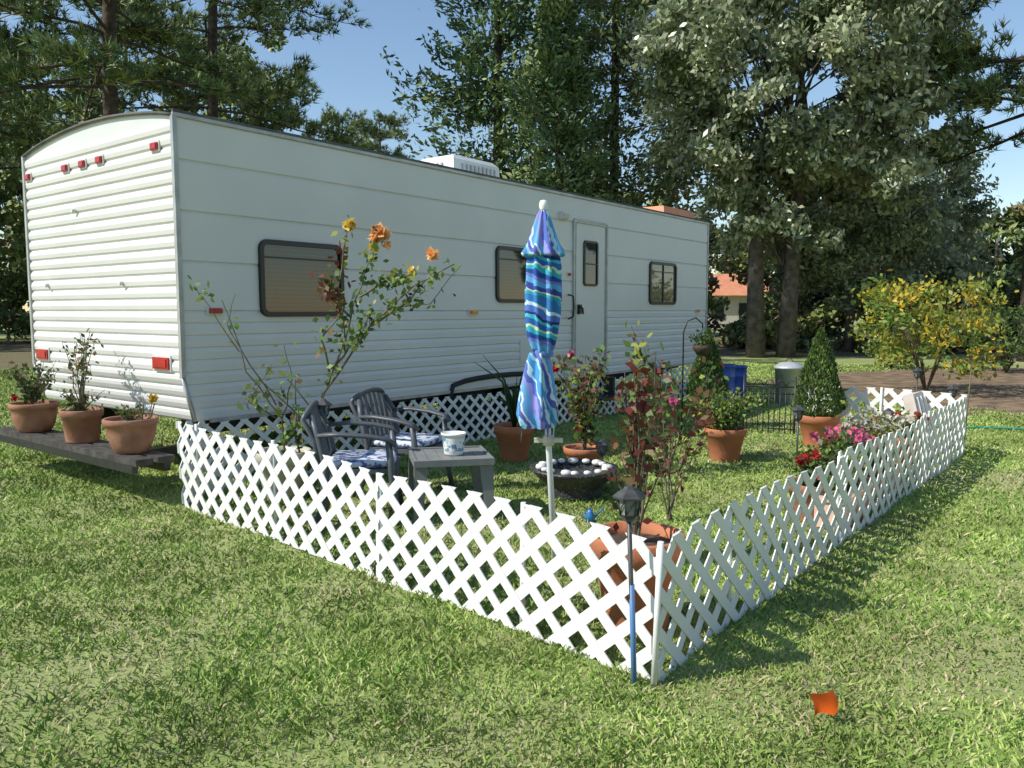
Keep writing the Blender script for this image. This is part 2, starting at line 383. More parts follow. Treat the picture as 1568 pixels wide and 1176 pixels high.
for end in(0,1):
    v=[];F=[]
    for zz,o in rp:
        xx=xr(zz)+o if end==0 else LN-o
        v+=[(xx,.004,zz),(xx,WD-.004,zz)]
    for i in range(len(rp)-1): F.append((2*i,2*i+2,2*i+3,2*i+1) if end==0 else (2*i,2*i+1,2*i+3,2*i+2))
    mb.add(v,F,0)
    n=16; arc=[(WD*i/n,ZT+.125*math.sin(math.pi*i/n)**.8) for i in range(n+1)]
    xx=0 if end==0 else LN
    mb.add([(xx,a,b) for a,b in arc],[tuple(range(n+1))],0)
v=[];F=[]
for a,b in arc: v+=[(-.02,a,b+.003),(LN+.02,a,b+.003)]
for i in range(n): F.append((2*i,2*i+1,2*i+3,2*i+2))
mb.add(v,F,1)
mb.add([(.1,0,ZB),(LN,0,ZB),(LN,WD,ZB),(.1,WD,ZB)],[(0,1,2,3)],2)
mb.build('body',[M_body,M_roof,M_black],T)
mb=MB()
mb.tube([(-.02,a,b) for a,b in arc],.013,6,1)
mb.box((LN/2,-.016,ZT+.003),(LN+.05,.022,.026),0); mb.box((LN/2,-.020,ZT+.027),(LN+.05,.020,.020),1)
for yy in(-.006,WD+.006):
    mb.box((-.010,yy,(ZT+.9)/2),(.035,.035,ZT-.9),0)
    mb.tube([(-.012,yy,.9),(xr(ZB)-.012,yy,ZB)],.018,4,0)
mb.box((LN+.01,-.006,(ZT+ZB)/2),(.035,.035,ZT-ZB),0)
mb.box((LN/2+.1,-.012,ZB-.004),(LN-.2,.03,.03),0)
mb.build('trim',[M_trim,M_dtrim],T)
def rr(w,h,r,n=6):
    P=[]
    for cx,cz,a0 in((w/2-r,h/2-r,0),(-w/2+r,h/2-r,90),(-w/2+r,-h/2+r,180),(w/2-r,-h/2+r,270)):
        for i in range(n+1):
            a=math.radians(a0+90*i/n); P.append((cx+r*math.cos(a),cz+r*math.sin(a)))
    return P
def ring(mb,cx,cz,w,h,r,fw,y0,y1,mi):
    O=rr(w,h,r); I=rr(w-2*fw,h-2*fw,max(.01,r-fw)); n=len(O); v=[]
    for (a,b) in O: v.append((cx+a,y0,cz+b))
    for (a,b) in O: v.append((cx+a*.99,y1,cz+b*.99))
    for (a,b) in I: v.append((cx+a,y1,cz+b))
    for (a,b) in I: v.append((cx+a,y0+.004,cz+b))
    F=[]
    for k in range(3):
        for i in range(n): F.append((k*n+i,k*n+(i+1)%n,(k+1)*n+(i+1)%n,(k+1)*n+i))
    mb.add(v,F,mi)
def pane(mb,cx,cz,w,h,r,y,mi): 
    mb.add([(cx+a,y,cz+b) for a,b in rr(w,h,r)],[tuple(range(28))],mi)
def glassmat(name,a,b,freq,th):
    m=bpy.data.materials.new(name); m.use_nodes=True; N=m.node_tree.nodes; K=m.node_tree.links; p=N['Principled BSDF']
    tc=N.new('ShaderNodeTexCoord'); wv=N.new('ShaderNodeTexWave'); wv.bands_direction='Z'; wv.inputs['Scale'].default_value=freq; wv.inputs['Distortion'].default_value=.3
    K.new(tc.outputs['Object'],wv.inputs[0]); cr=N.new('ShaderNodeValToRGB'); cr.color_ramp.elements[0].position=th; cr.color_ramp.elements[0].color=(*a,1); cr.color_ramp.elements[1].position=min(1,th+.2); cr.color_ramp.elements[1].color=(*b,1)
    K.new(wv.outputs['Fac'],cr.inputs[0]); K.new(cr.outputs[0],p.inputs['Base Color']); p.inputs['Roughness'].default_value=.03; p.inputs['Specular IOR Level'].default_value=.75
    return m
M_glass=glassmat('window_glass',(.012,.013,.014),(.035,.036,.035),9,.5)
M_glass2=glassmat('window_glass_screen',(.12,.12,.10),(.17,.17,.14),4,.5)
for nm,a,b,z0,z1,gi in(('window_rear',.665,1.534,1.35,1.98,0),('window_middle',3.695,4.60,1.49,2.12,0),('window_front',7.24,8.10,1.49,2.12,1)):
    mb=MB(); cx,cz,ww,hh=(a+b)/2,(z0+z1)/2,b-a,z1-z0
    ring(mb,cx,cz,ww,hh,.085,.042,-.006,-.040,0)
    pane(mb,cx,cz,ww-.05,hh-.05,.05,-.018,1)
    mb.box((cx,-.027,cz+hh*.27),(ww-.08,.010,.012),0); 
    if gi: mb.box((cx,-.027,cz),(.012,.012,hh-.08),0)
    mb.build(nm,[M_frame,M_glass2 if gi else M_glass],T)
mb=MB(); da,db,dz0,dz1=5.23,6.06,.62,2.56; cx,cz=(da+db)/2,(dz0+dz1)/2
ring(mb,cx,cz,db-da,dz1-dz0,.05,.035,-.004,-.035,1)
pane(mb,cx,cz,db-da-.06,dz1-dz0-.06,.03,-.024,0)
ring(mb,cx,cz,db-da-.10,dz1-dz0-.10,.04,.012,-.025,-.034,1)
ring(mb,5.63,2.007,.34,.58,.05,.03,-.026,-.045,2); pane(mb,5.63,2.007,.31,.55,.04,-.032,3)
mb.box((5.63,-.04,2.0),(.30,.01,.015),2)
mb.box((5.36,-.045,1.42),(.06,.03,.12),2); mb.tube([(5.36,-.06,1.45),(5.36,-.09,1.43),(5.37,-.09,1.36)],.012,6,2)
mb.tube([(5.14,-.02,1.3),(5.14,-.09,1.33),(5.14,-.10,1.45),(5.14,-.09,1.58),(5.14,-.02,1.6)],.012,8,4)
mb.build('door',[M_body,M_trim,M_frame,M_glass,M_black],T)
Mred=mat('red_lens',(.50,.025,.02),(.36,.015,.015),scale=40,rough=.3); Mamb=mat('amber_lens',(.7,.25,.02),rough=.2)
mb=MB()
def lens(c,s,axis,mi):
    a,b=s
    if axis=='x':
        mb.box((c[0]-.006,c[1],c[2]),(.012,a+.02,b+.02),2); mb.box((c[0]-.018,c[1],c[2]),(.014,a*.95,b*.9),mi); mb.box((c[0]-.028,c[1],c[2]),(.006,a*.75,b*.6),mi)
    else:
        mb.box((c[0],c[1]-.008,c[2]),(a+.02,.016,b+.02),2); mb.box((c[0],c[1]-.024,c[2]),(a*.95,.018,b*.9),mi); mb.box((c[0],c[1]-.036,c[2]),(a*.75,.008,b*.6),mi)
for ww in(.24,1.11,1.41,1.73,2.49): lens((-.014,ww,2.62),(.10,.06),'x',0)
for ww in(.266,2.38): lens((-.014,ww,1.0),(.24,.10),'x',0)
lens((.264,-.010,1.40),(.11,.045),'y',0); lens((3.31,-.010,1.385),(.12,.045),'y',1); lens((8.9,-.01,1.4),(.10,.04),'y',1)
mb.box((5.0,-.04,2.56),(.12,.06,.09),2); mb.box((5.0,-.075,2.55),(.09,.02,.06),3)
lens((5.14,-.01,1.85),(.04,.04),'y',0)
for ww,zz in((.83,1.62),(1.6,2.25),(2.2,1.63)): mb.tube([(-.01,ww,zz),(-.05,ww,zz)],.018,8,2)
mb.box((4.3,-.012,.93),(.30,.012,.26),2); mb.box((7.0,-.012,.8),(.4,.012,.3),2)
mb.build('lights_and_fittings',[Mred,Mamb,M_body,F_white],T)
mb=MB(); MacW=mat('ac_shroud',(.8,.8,.77),(.7,.7,.66),scale=4,rough=.5)
def taper(mb,x0,x1,y0,y1,z0,z1,i,mi):
    v=[(x0,y0,z0),(x1,y0,z0),(x1,y1,z0),(x0,y1,z0),(x0+i,y0+i,z1),(x1-i,y0+i,z1),(x1-i,y1-i,z1),(x0+i,y1-i,z1)]
    mb.add(v,[(0,1,5,4),(1,2,6,5),(2,3,7,6),(3,0,4,7),(4,5,6,7),(3,2,1,0)],mi)
taper(mb,3.93,4.82,.8,1.46,2.88,3.19,.02,0); taper(mb,3.95,4.80,.82,1.44,3.192,3.25,.06,0)
for i in range(9): mb.box((4.1+i*.075,.802,3.06),(.02,.012,.18),1)
for i in range(5): mb.box((3.934,1.0+.07*i,3.08),(.012,.02,.16),1)
mb.build('roof_air_conditioner',[MacW,M_trim],T)
mb=MB(); taper(mb,7.95,9.05,.12,.6,2.83,3.0,.03,0); mb.build('roof_vent_cover',[mat('orange_plastic',(.78,.30,.15),(.65,.26,.14),scale=3)],T)
mb=MB(); taper(mb,6.4,6.75,1.1,1.45,2.9,3.0,.02,0); taper(mb,1.6,1.95,1.3,1.65,2.88,2.97,.02,0); mb.build('roof_vents',[MacW],T)
mb=MB()
mb.box((4.7,.55,.46),(8.8,.08,.18),0); mb.box((4.7,2.05,.46),(8.8,.08,.18),0); mb.box((4.6,1.3,.51),(8.2,2.2,.06),0)  # frame rails and floor pan, black so the space behind the skirting stays dark
for xx in(3.35,4.25):
    for yy,sg in((.16,-1),(2.43,1)):
        Mx=Matrix.Rotation(math.pi/2,3,'X')
        mb.lathe([(.02,-.10),(.19,-.10),(.21,-.07),(.31,-.10),(.34,-.06),(.34,.06),(.31,.10),(.02,.10)],(xx,yy,.34),28,1,M=Mx)
        mb.lathe([(.02,.05),(.10,.06),(.18,.02),(.20,.105)],(xx,yy,.34),20,2,M=Mx)
for xx in(.35,8.5): mb.box((xx+.0,.5,.25),(.08,.08,.5),0)
pts=[(2.9,-.02,.40)]+[(2.98+1.6*i/8,-.02,.62+.06*math.sin(math.pi*i/8)**.5) for i in range(9)]+[(4.66,-.02,.40)]
mb.tube(pts,.028,6,1)
mb.build('chassis_and_wheels',[M_black,mat('rubber',(.02,.02,.02),(.035,.033,.03),scale=8,rough=.8),M_trim],T)
mb=MB()
for yy in(-.40,-.24): mb.box((yy,1.12,.335+R(-.004,.004)),(.125,2.48+R(-.06,.06),.045),0)
mb.box((-.44,1.12,.285),(.04,2.4,.07),1); mb.box((-.20,1.12,.285),(.05,2.4,.10),1)
for yy in(.5,2.0): mb.box((-.02,yy,.28),(.6,.07,.06),1)
mb.build('rear_bumper_shelf',[mat('weathered_black_wood',(.085,.075,.065),(.03,.028,.026),scale=12,rough=.75,bump=.5),M_black],T)
mb=MB(); mb.box((5.65,-.25,.28),(.6,.3,.04),0); mb.box((5.40,-.12,.38),(.04,.25,.3),0); mb.box((5.90,-.12,.38),(.04,.25,.3),0)
mb.build('entry_step',[M_black],T)

# ------------------------------------------------------------------ LATTICE FENCE
def clip(P,a,b,c):
    o=[]
    for i in range(len(P)):
        p,q=P[i],P[(i+1)%len(P)]; dp=a*p[0]+b*p[1]-c; dq=a*q[0]+b*q[1]-c
        if dp<=0: o.append(p)
        if (dp<0<dq) or (dq<0<dp):
            t=dp/(dp-dq); o.append((p[0]+(q[0]-p[0])*t,p[1]+(q[1]-p[1])*t))
    return o
def lattice(mb,P0,P1,H0,H1,per=.178,bw=.050,H=.61,top=.014,warp=.020,zo=0,ph=0,th=.006):
    P0=Vector(P0);P1=Vector(P1); Lp=(P1-P0).length; d=(P1-P0)/Lp; nn=Vector((-d.y,d.x)); Hp=H-top; hw=bw*.7071
    def mp(s,z,y):
        k=(H0+(H1-H0)*s/Lp)/H; wx=warp*(math.sin(s*2.3+1+ph)*(z/H)+.5*math.sin(s*5.1+z*3+ph)); p=P0+d*s+nn*(y+wx)
        return (p.x,p.y,zo+z*k+.010*math.sin(s*3.3+ph))
    for L,sg in((0,1),(1,-1)):
        y0=L*(th+.0006); k=-int(H/per)-2
        while k*per<Lp+H+.1:
            sk=k*per; t=-.05
            while t<H+.06:
                t1=t+.09; s0,s1=sk+sg*t,sk+sg*t1
                P=[(s0-hw,Hp-t),(s0+hw,Hp-t),(s1+hw,Hp-t1),(s1-hw,Hp-t1)]
                for c in((-1,0,0),(1,0,Lp),(0,-1,0),(0,1,H)):
                    if len(P)>=3: P=clip(P,*c)
                if len(P)>=3:
                    m=len(P); v=[mp(a,b,y0) for a,b in P]+[mp(a,b,y0+th) for a,b in P]
                    F=[tuple(range(m)),tuple(range(2*m-1,m-1,-1))]+[(i,(i+1)%m,m+(i+1)%m,m+i) for i in range(m)]
                    mb.add(v,F,0)
                t=t1
            k+=1
NC=(.541,2.882); LC=(-2.349,5.60); RC=(4.40,7.66); BC=(3.25,8.73)
def lerp2(a,b,t): return (a[0]+(b[0]-a[0])*t,a[1]+(b[1]-a[1])*t)
def fence(name,A,B,ha,hb,cuts,posts,side=1,ph=0):
    mb=MB(); pr=0
    for c in cuts+[1]:
        lattice(mb,lerp2(A,B,pr),lerp2(A,B,c),ha+(hb-ha)*pr,ha+(hb-ha)*c+R(-.012,.012),ph=ph+c*5); pr=c
    dx,dy=B[0]-A[0],B[1]-A[1]; l=math.hypot(dx,dy); nx,ny=-dy/l*side,dx/l*side
    for t in posts:
        p=lerp2(A,B,t); hh=ha+(hb-ha)*t+R(-.05,.02)
        mb.tube([(p[0]+nx*.035,p[1]+ny*.035,-.05),(p[0]+nx*.035+R(-.01,.01),p[1]+ny*.035,hh)],.012,8,0)
    return mb.build(name,[M_white])
fence('lattice_fence',LC,NC,.62,.545,[.57],[.04,.3,.57,.82],1,0)
fence('lattice_fence',NC,RC,.545,.59,[.37,.74],[.12,.37,.56,.74,.9],1,3)
fence('lattice_fence',RC,BC,.60,.60,[],[.5,.98],1,7)
mb=MB(); mb.tube([(NC[0]-.012,NC[1]-.02,-.03),(NC[0]+.006,NC[1]-.02,.555)],.012,8,0); mb.build('fence_post',[M_white])
mb=MB(); Lx,Ly_=.613,.790
def tr(s,w): return (-2.46+Lx*s-Ly_*w,5.95+Ly_*s+Lx*w)
lattice(mb,tr(.12,-.09),tr(4.75,-.09),.54,.50,per=.17,bw=.040); lattice(mb,tr(4.78,-.10),tr(9.2,-.09),.50,.53,per=.17,bw=.040)
mb.build('lattice_skirting',[M_white])
mb=MB(); lattice(mb,LC,tr(.12,-.09),.62,.56); mb.build('lattice_fence',[M_white])

# ------------------------------------------------------------------ pots & plants
def pot(mb,c,rt,h,mi=0,si=1,rb=None,bowl=False):
    rb=rb or rt*.68
    if bowl: pr=[(0,0),(rb*.9,0),(rb,.012),(rb*1.2,h*.25),(rt*.97,h*.6),(rt,h*.80),(rt*1.07,h*.82),(rt*1.09,h*.98),(rt*1.05,h),(rt*.97,h*.99),(rt*.93,h*.88)]
    else: pr=[(0,0),(rb,0),(rb*1.02,.01),(rt*.95,h*.76),(rt*1.04,h*.78),(rt*1.07,h*.98),(rt*1.05,h),(rt*.97,h*.995),(rt*.93,h*.88)]
    mb.lathe(pr,c,28,mi); mb.lathe([(rt*.94,h*.88),(rt*.5,h*.9),(0,h*.9)],c,20,si)
def stems(mb,c,n,h,spread,mi,leafn,ls,lm,asp=1.7,r0=.006,bare=.3,curve=.3,hv=.3):
    tips=[]
    for i in range(n):
        a=R(0,6.283); s=spread*R(.3,1); hh=h*R(1-hv,1)
        P=[]
        for k in range(6):
            q=k/5; P.append(Vector((c[0]+math.cos(a)*s*q**(1+curve)+R(-.01,.01)*h*2,c[1]+math.sin(a)*s*q**(1+curve)+R(-.01,.01)*h*2,c[2]+hh*q-.08*s*q*q)))
        mb.tube(P,[r0*(1-.7*k/5) for k in range(6)],5,mi,cap=False)
        q=rng.uniform(bare,1,leafn)*5; ii=np.minimum(4,q.astype(int)); f=(q-ii)[:,None]; PP=np.array([tuple(p) for p in P])
        C=PP[ii]*(1-f)+PP[ii+1]*f+rng.normal(size=(leafn,3))*ls*.7
        leaves(mb,C,ls,asp,np.array(lm),np.array([math.cos(a)*.4,math.sin(a)*.4,-.1]),.9)
        tips.append(P[-1])
    return tips
def bloom(mb,p,r,mi,n=26):
    g=unit(rng.normal(size=(n,3)))*r*rng.uniform(.4,.9,(n,1)); leaves(mb,np.array(tuple(p))+g,r*1.3,1.2,mi,g/r,.5)
PM=[M_terr,M_soil,M_stem,Lg,Ld,Ly,Lr,Lb,Lbr,F_pink,F_red,F_white,F_peach,F_yel,M_wood,M_terr2]
bz=.359
def bp(w,s=-.31): p=tr(s,w); return (p[0],p[1],bz)
mb=MB(); c=bp(.21); pot(mb,c,.175,.255,15,1,.12,True); stems(mb,(c[0],c[1],c[2]+.2),12,.17,.14,2,10,.03,[3,4,7,8])
for k in range(2): mb.tube([(c[0]+.08+.05*k,c[1],c[2]+.2),(c[0]+.10+.08*k,c[1],c[2]+.36)],.005,5,14)
p=(c[0]+.18,c[1]-.02,c[2]+.40); bloom(mb,p,.035,13,30); mb.tube([(c[0]+.12,c[1],c[2]+.2),p],.004,5,2)
mb.build('potted_plant',PM)
mb=MB(); c=bp(1.0); pot(mb,c,.15,.26,15,1,.12); stems(mb,(c[0],c[1],c[2]+.2),10,.72,.16,14,16,.045,[7,4,7,3],bare=.5); stems(mb,(c[0],c[1],c[2]+.2),10,.25,.2,2,14,.04,[4,7,3]); mb.build('potted_plant',PM)
mb=MB(); c=bp(1.9); pot(mb,c,.18,.25,15,1,.13,True); stems(mb,(c[0],c[1],c[2]+.2),20,.44,.28,14,20,.045,[3,4,7,4],bare=.2); bloom(mb,(c[0]-.1,c[1]-.1,c[2]+.3),.03,10); mb.build('potted_plant',PM)

mb=MB(); pot(mb,(.55,3.42,0),.195,.43,0,1,.13)
stems(mb,(.55,3.42,.36),9,.90,.20,14,28,.05,[6,6,7,4,6,3],bare=.45,r0=.007); stems(mb,(.55,3.42,.36),5,.5,.18,14,18,.045,[6,7,4],bare=.3)
mb.build('potted_rose_bush',PM)
mb=MB(); pot(mb,(.62,6.75,0),.17,.24,0,1); tp=stems(mb,(.62,6.75,.2),17,.90,.38,14,38,.06,[3,6,4,7,5,8],bare=.15,r0=.007)
bloom(mb,tp[0],.035,9); bloom(mb,tp[1],.03,10); mb.build('rose_bush',PM)
mb=MB(); tp=stems(mb,(1.05,5.2,0),8,1.0,.32,14,26,.055,[6,7,6,3],bare=.35,r0=.006); bloom(mb,tp[0],.03,9); mb.build('rose_bush',PM)
mb=MB(); tp=stems(mb,(1.35,6.8,0),8,1.36,.36,14,26,.08,[3,6,8,7,5],bare=.45,r0=.008); mb.build('rose_bush',PM)
mb=MB(); pot(mb,(.02,7.4,0),.18,.34,0,1)
for k in range(24):
    a=R(0,6.28); l=R(.25,.55); s=R(.06,.25)
    if k<3: l=.75;s=.4
    P=[(.02,7.4,.3),(.02+math.cos(a)*s*.3,7.4+math.sin(a)*s*.3,.3+l*.6),(.02+math.cos(a)*s,7.4+math.sin(a)*s,.3+l*R(.8,1))]
    mb.tube(P,[.016,.013,.002],4,4)
mb.build('potted_snake_plant',PM)
mb=MB(); pot(mb,(2.0,7.4,0),.185,.31,0,1); stems(mb,(2.0,7.4,.26),40,.42,.42,2,38,.045,[3,8,3,5,4],bare=.1); mb.build('potted_shrub',PM)
def cone(name,x,y,z0,h,r,withpot=True):
    mb=MB()
    if withpot: pot(mb,(0,0,0),.20,.33,0,1)
    mb.tube([(0,0,z0-.05),(0,0,z0+h*.9)],[.02,.005],6,14)
    n=6500; t=rng.uniform(0,1,n)**1.2; a=rng.uniform(0,6.283,n); rr_=r*np.clip(np.minimum((1-t)**.75*1.15,.62+t*4),0,1)*(.55+.45*rng.uniform(0,1,n)**.3)*(1+.09*np.sin(5*a+t*14))
    C=np.stack([rr_*np.cos(a),rr_*np.sin(a),z0+h*t],1); D=np.stack([np.cos(a)*.4,np.sin(a)*.4,np.ones(n)],1)
    leaves(mb,C,.042,2.6,rng.choice([3,4,8,4],n),D,.6)
    return mb.build(name,PM,loc=(x,y,0))
cone('potted_arborvitae',3.18,8.2,.30,.92,.25)
cone('potted_arborvitae',2.34,9.5,.32,.86,.24)
mb=MB()
def br(P,leafn,lm=[3,8,5,4],r0=.010,ls=.055,st=.3):
    P=[Vector(p) for p in P]; Q=[]
    for i in range(len(P)-1):
        for k in range(3): Q.append(P[i].lerp(P[i+1],k/3)+Vector((R(-.012,.012),R(-.012,.012),0)))
    Q.append(P[-1]); n=len(Q)
    mb.tube(Q,[r0*(1-.7*i/n) for i in range(n)],5,2 if r0>.006 else 14,cap=False)
    if leafn:
        A=np.array([tuple(q) for q in Q]); q=rng.uniform(st,1,leafn)*(n-1); ii=np.minimum(n-2,q.astype(int)); f=(q-ii)[:,None]
        C=A[ii]*(1-f)+A[ii+1]*f+rng.normal(size=(leafn,3))*.038
        leaves(mb,C,ls,1.5,np.array(lm),np.array([0,0,-.2]),.9)
b0=(-1.5,5.9,0)
br([b0,(-1.42,5.9,.76),(-1.23,5.88,1.2),(-1.11,5.86,1.58),(-.96,5.85,1.93)],110)
br([(-1.42,5.9,.76),(-1.03,5.8,1.29),(-.70,5.75,1.58),(-.41,5.72,1.73)],60)
br([(-1.23,5.88,1.2),(-1.28,5.9,1.54),(-1.20,5.9,2.0)],56,[3,7,6,5])
br([(-1.11,5.86,1.5),(-.92,5.8,1.62),(-.72,5.8,1.66)],80)
br([(-1.18,5.86,1.35),(-1.32,5.8,1.5),(-1.36,5.8,1.62)],70,[7,6,3,7])
br([(-1.03,5.8,1.29),(-.80,5.78,1.42),(-.62,5.78,1.62)],50)
br([(-1.32,5.9,1.0),(-1.12,5.8,1.2),(-1.02,5.8,1.42)],60)
br([(-1.35,5.9,.95),(-1.38,5.8,1.2),(-1.25,5.8,1.38)],40,[3,7,8])
br([(-.9,5.78,1.42),(-.6,5.78,1.45),(-.36,5.7,1.72)],8,r0=.005)
bloom(mb,(-.96,5.85,1.95),.06,12,50); bloom(mb,(-1.19,5.9,2.03),.045,13,40); bloom(mb,(-1.19,5.9,2.03),.035,12,20); bloom(mb,(-.56,5.72,1.80),.045,12,34); bloom(mb,(-1.0,5.83,1.86),.035,13,24); bloom(mb,(-.90,5.83,1.88),.03,12,20)
bloom(mb,(-.72,5.8,1.69),.03,13,18)
for k in range(3): 
    q=(-1.5+R(-.1,.1),5.9,.1); br([q,(-1.5+R(-.25,.2),5.9+R(-.1,.1),.5),(-1.5+R(-.4,.3),5.85,.9)],22,[3,4,7])
mb.build('peach_rose_bush',PM)
mb=MB()
b1=(-1.72,5.95,.0)
br([b1,(-1.71,5.9,.6),(-1.95,5.85,.95),(-2.12,5.85,1.48)],8,r0=.009)
br([(-1.75,5.9,.7),(-2.0,5.8,1.15),(-2.08,5.8,1.3),(-2.0,5.8,1.52)],5,r0=.006)
br([(-2.0,5.85,1.1),(-2.2,5.85,1.42),(-2.32,5.85,1.58)],14,[5,8],r0=.005,st=.8)
br([(-1.71,5.9,.6),(-1.60,5.8,.9),(-1.66,5.8,1.15)],18,r0=.007)
br([(-1.75,5.9,.6),(-1.9,5.7,.75),(-1.72,5.7,1.02)],44,[8,5,3],r0=.006)
br([b1,(-1.68,5.8,.4),(-1.55,5.75,.62)],60,[3,8,4],r0=.006)
pot(mb,(-1.72,5.9,0),.20,.36,11,1)
mb.build('leggy_rose_bush',PM)

def onf(t,off): 
    x,y=lerp2(NC,RC,t); return (x-.779*off,y+.629*off)
def flowers(name,t,off,h,r,fm,n=16,potm=0,ph=.26,lm=[3,8,4],br_=.03,nb=8):
    x,y=onf(t,off); mb=MB(); pot(mb,(x,y,0),.16,ph,potm,1); tp=stems(mb,(x,y,ph*.85),n,h,r,2,24,.05,lm,bare=.1)
    for q in tp[:nb]: bloom(mb,q+Vector((0,0,.015)),br_,fm,18)
    mb.build(name,PM)
flowers('potted_geranium',.52,.30,.34,.24,9,20,15,nb=11)
flowers('potted_geranium',.45,.34,.26,.18,10,14,15,nb=4)
flowers('potted_geranium',.57,.28,.28,.2,9,14,15)
flowers('potted_white_flowers',.74,.42,.34,.32,11,26,0,lm=[5,7,11,3],nb=12)
flowers('potted_white_flowers',.68,.36,.28,.26,11,20,0,lm=[5,7,3])
flowers('potted_flowers',.86,.35,.24,.2,10,14,0,nb=4)
M_peachp=mat('pink_plastic',(.78,.50,.40),(.68,.44,.36),scale=6,rough=.5)
for t in(.47,.60):
    x,y=onf(t,.17); mb=MB(); ang=math.atan2(4.78,3.86); Mz=Matrix.Rotation(ang,3,'Z')
    for (sx,sy,sz,zz) in((.62,.19,.18,.10),(.66,.22,.03,.20)): mb.box((0,0,zz),(sx,sy,sz),0,Mz)
    mb.box((0,0,.218),(.58,.15,.01),1,Mz)
    for k in range(9):
        q=Mz@Vector((-.26+.065*k,0,0)); tp=stems(mb,(q.x,q.y,.2),3,.2,.1,2,12,.04,[3,8,4],bare=.1)
        if k%2==0: bloom(mb,tp[0],.025,9,14)
    PMp=list(PM); PMp[0]=M_peachp; mb.build('flower_trough',PMp,loc=(x,y,0))
mb=MB(); Mz=Matrix.Rotation(.9,3,'Z')
mb.box((0,0,.30),(.42,.10,.60),0,Mz@Matrix.Rotation(-.25,3,'X')); 
for k in(-.15,0,.15):
    q=Mz@Vector((k,-.065,0)); mb.box((q.x,q.y,.30),(.02,.02,.56),1,Mz@Matrix.Rotation(-.25,3,'X'))
mb.build('wooden_board_box',[mat('pale_painted_wood',(.72,.62,.55),(.6,.52,.46),scale=8,rough=.7),M_white],loc=(4.0,7.75,0))

# ------------------------------------------------------------------ solar lanterns
M_lglass=mat('lantern_glass',(.30,.31,.29),(.18,.18,.17),scale=20,rough=.15)
M_blue=mat('blue_stake',(.09,.20,.42),rough=.5)
M_lant=mat('lantern_grey_black',(.045,.045,.045),(.08,.08,.078),scale=20,rough=.45)
def lantern(x,y,ztop,blue=False,lean=0):
    mb=MB(); zb=ztop-.135
    mb.lathe([(.0,.0),(.018,.0),(.030,.012),(.034,.02),(.036,.024)],(0,0,zb),6,0,False)
    mb.lathe([(.028,.024),(.040,.085)],(0,0,zb),6,1,False)
    for k in range(6):
        a=2*math.pi*k/6; mb.tube([(.031*math.cos(a),.031*math.sin(a),zb+.02),(.045*math.cos(a),.045*math.sin(a),zb+.088)],.0035,4,0)
        a2=a+math.pi/6; m=(.036*math.cos(a2),.036*math.sin(a2),zb+.055)
        mb.tube([(.031*math.cos(a),.031*math.sin(a),zb+.03),m,(.044*math.cos(a+math.pi/3),.044*math.sin(a+math.pi/3),zb+.085)],.0022,4,0)
    mb.lathe([(.045,.083),(.060,.086),(.062,.094),(.040,.112),(.022,.122),(.018,.130),(.0,.135)],(0,0,zb),6,0,False)
    mb.tube([(lean,0,-.05),(lean*.5,0,zb*.5),(0,0,zb+.01)],.009,8,0)
    if blue: mb.tube([(lean,0,-.05),(lean*.45,0,zb*.62)],.0105,8,2)
    mb.build('solar_lantern',[M_lant,M_lglass,M_blue],loc=(x,y,0))
lantern(.430,2.87,.765,True,.03)
lantern(2.39,6.6,.62); lantern(-1.30,5.45,.80); lantern(3.5,7.35,.50); lantern(4.45,8.0,.66); lantern(4.9,9.6,.72); lantern(.72,6.3,.38)

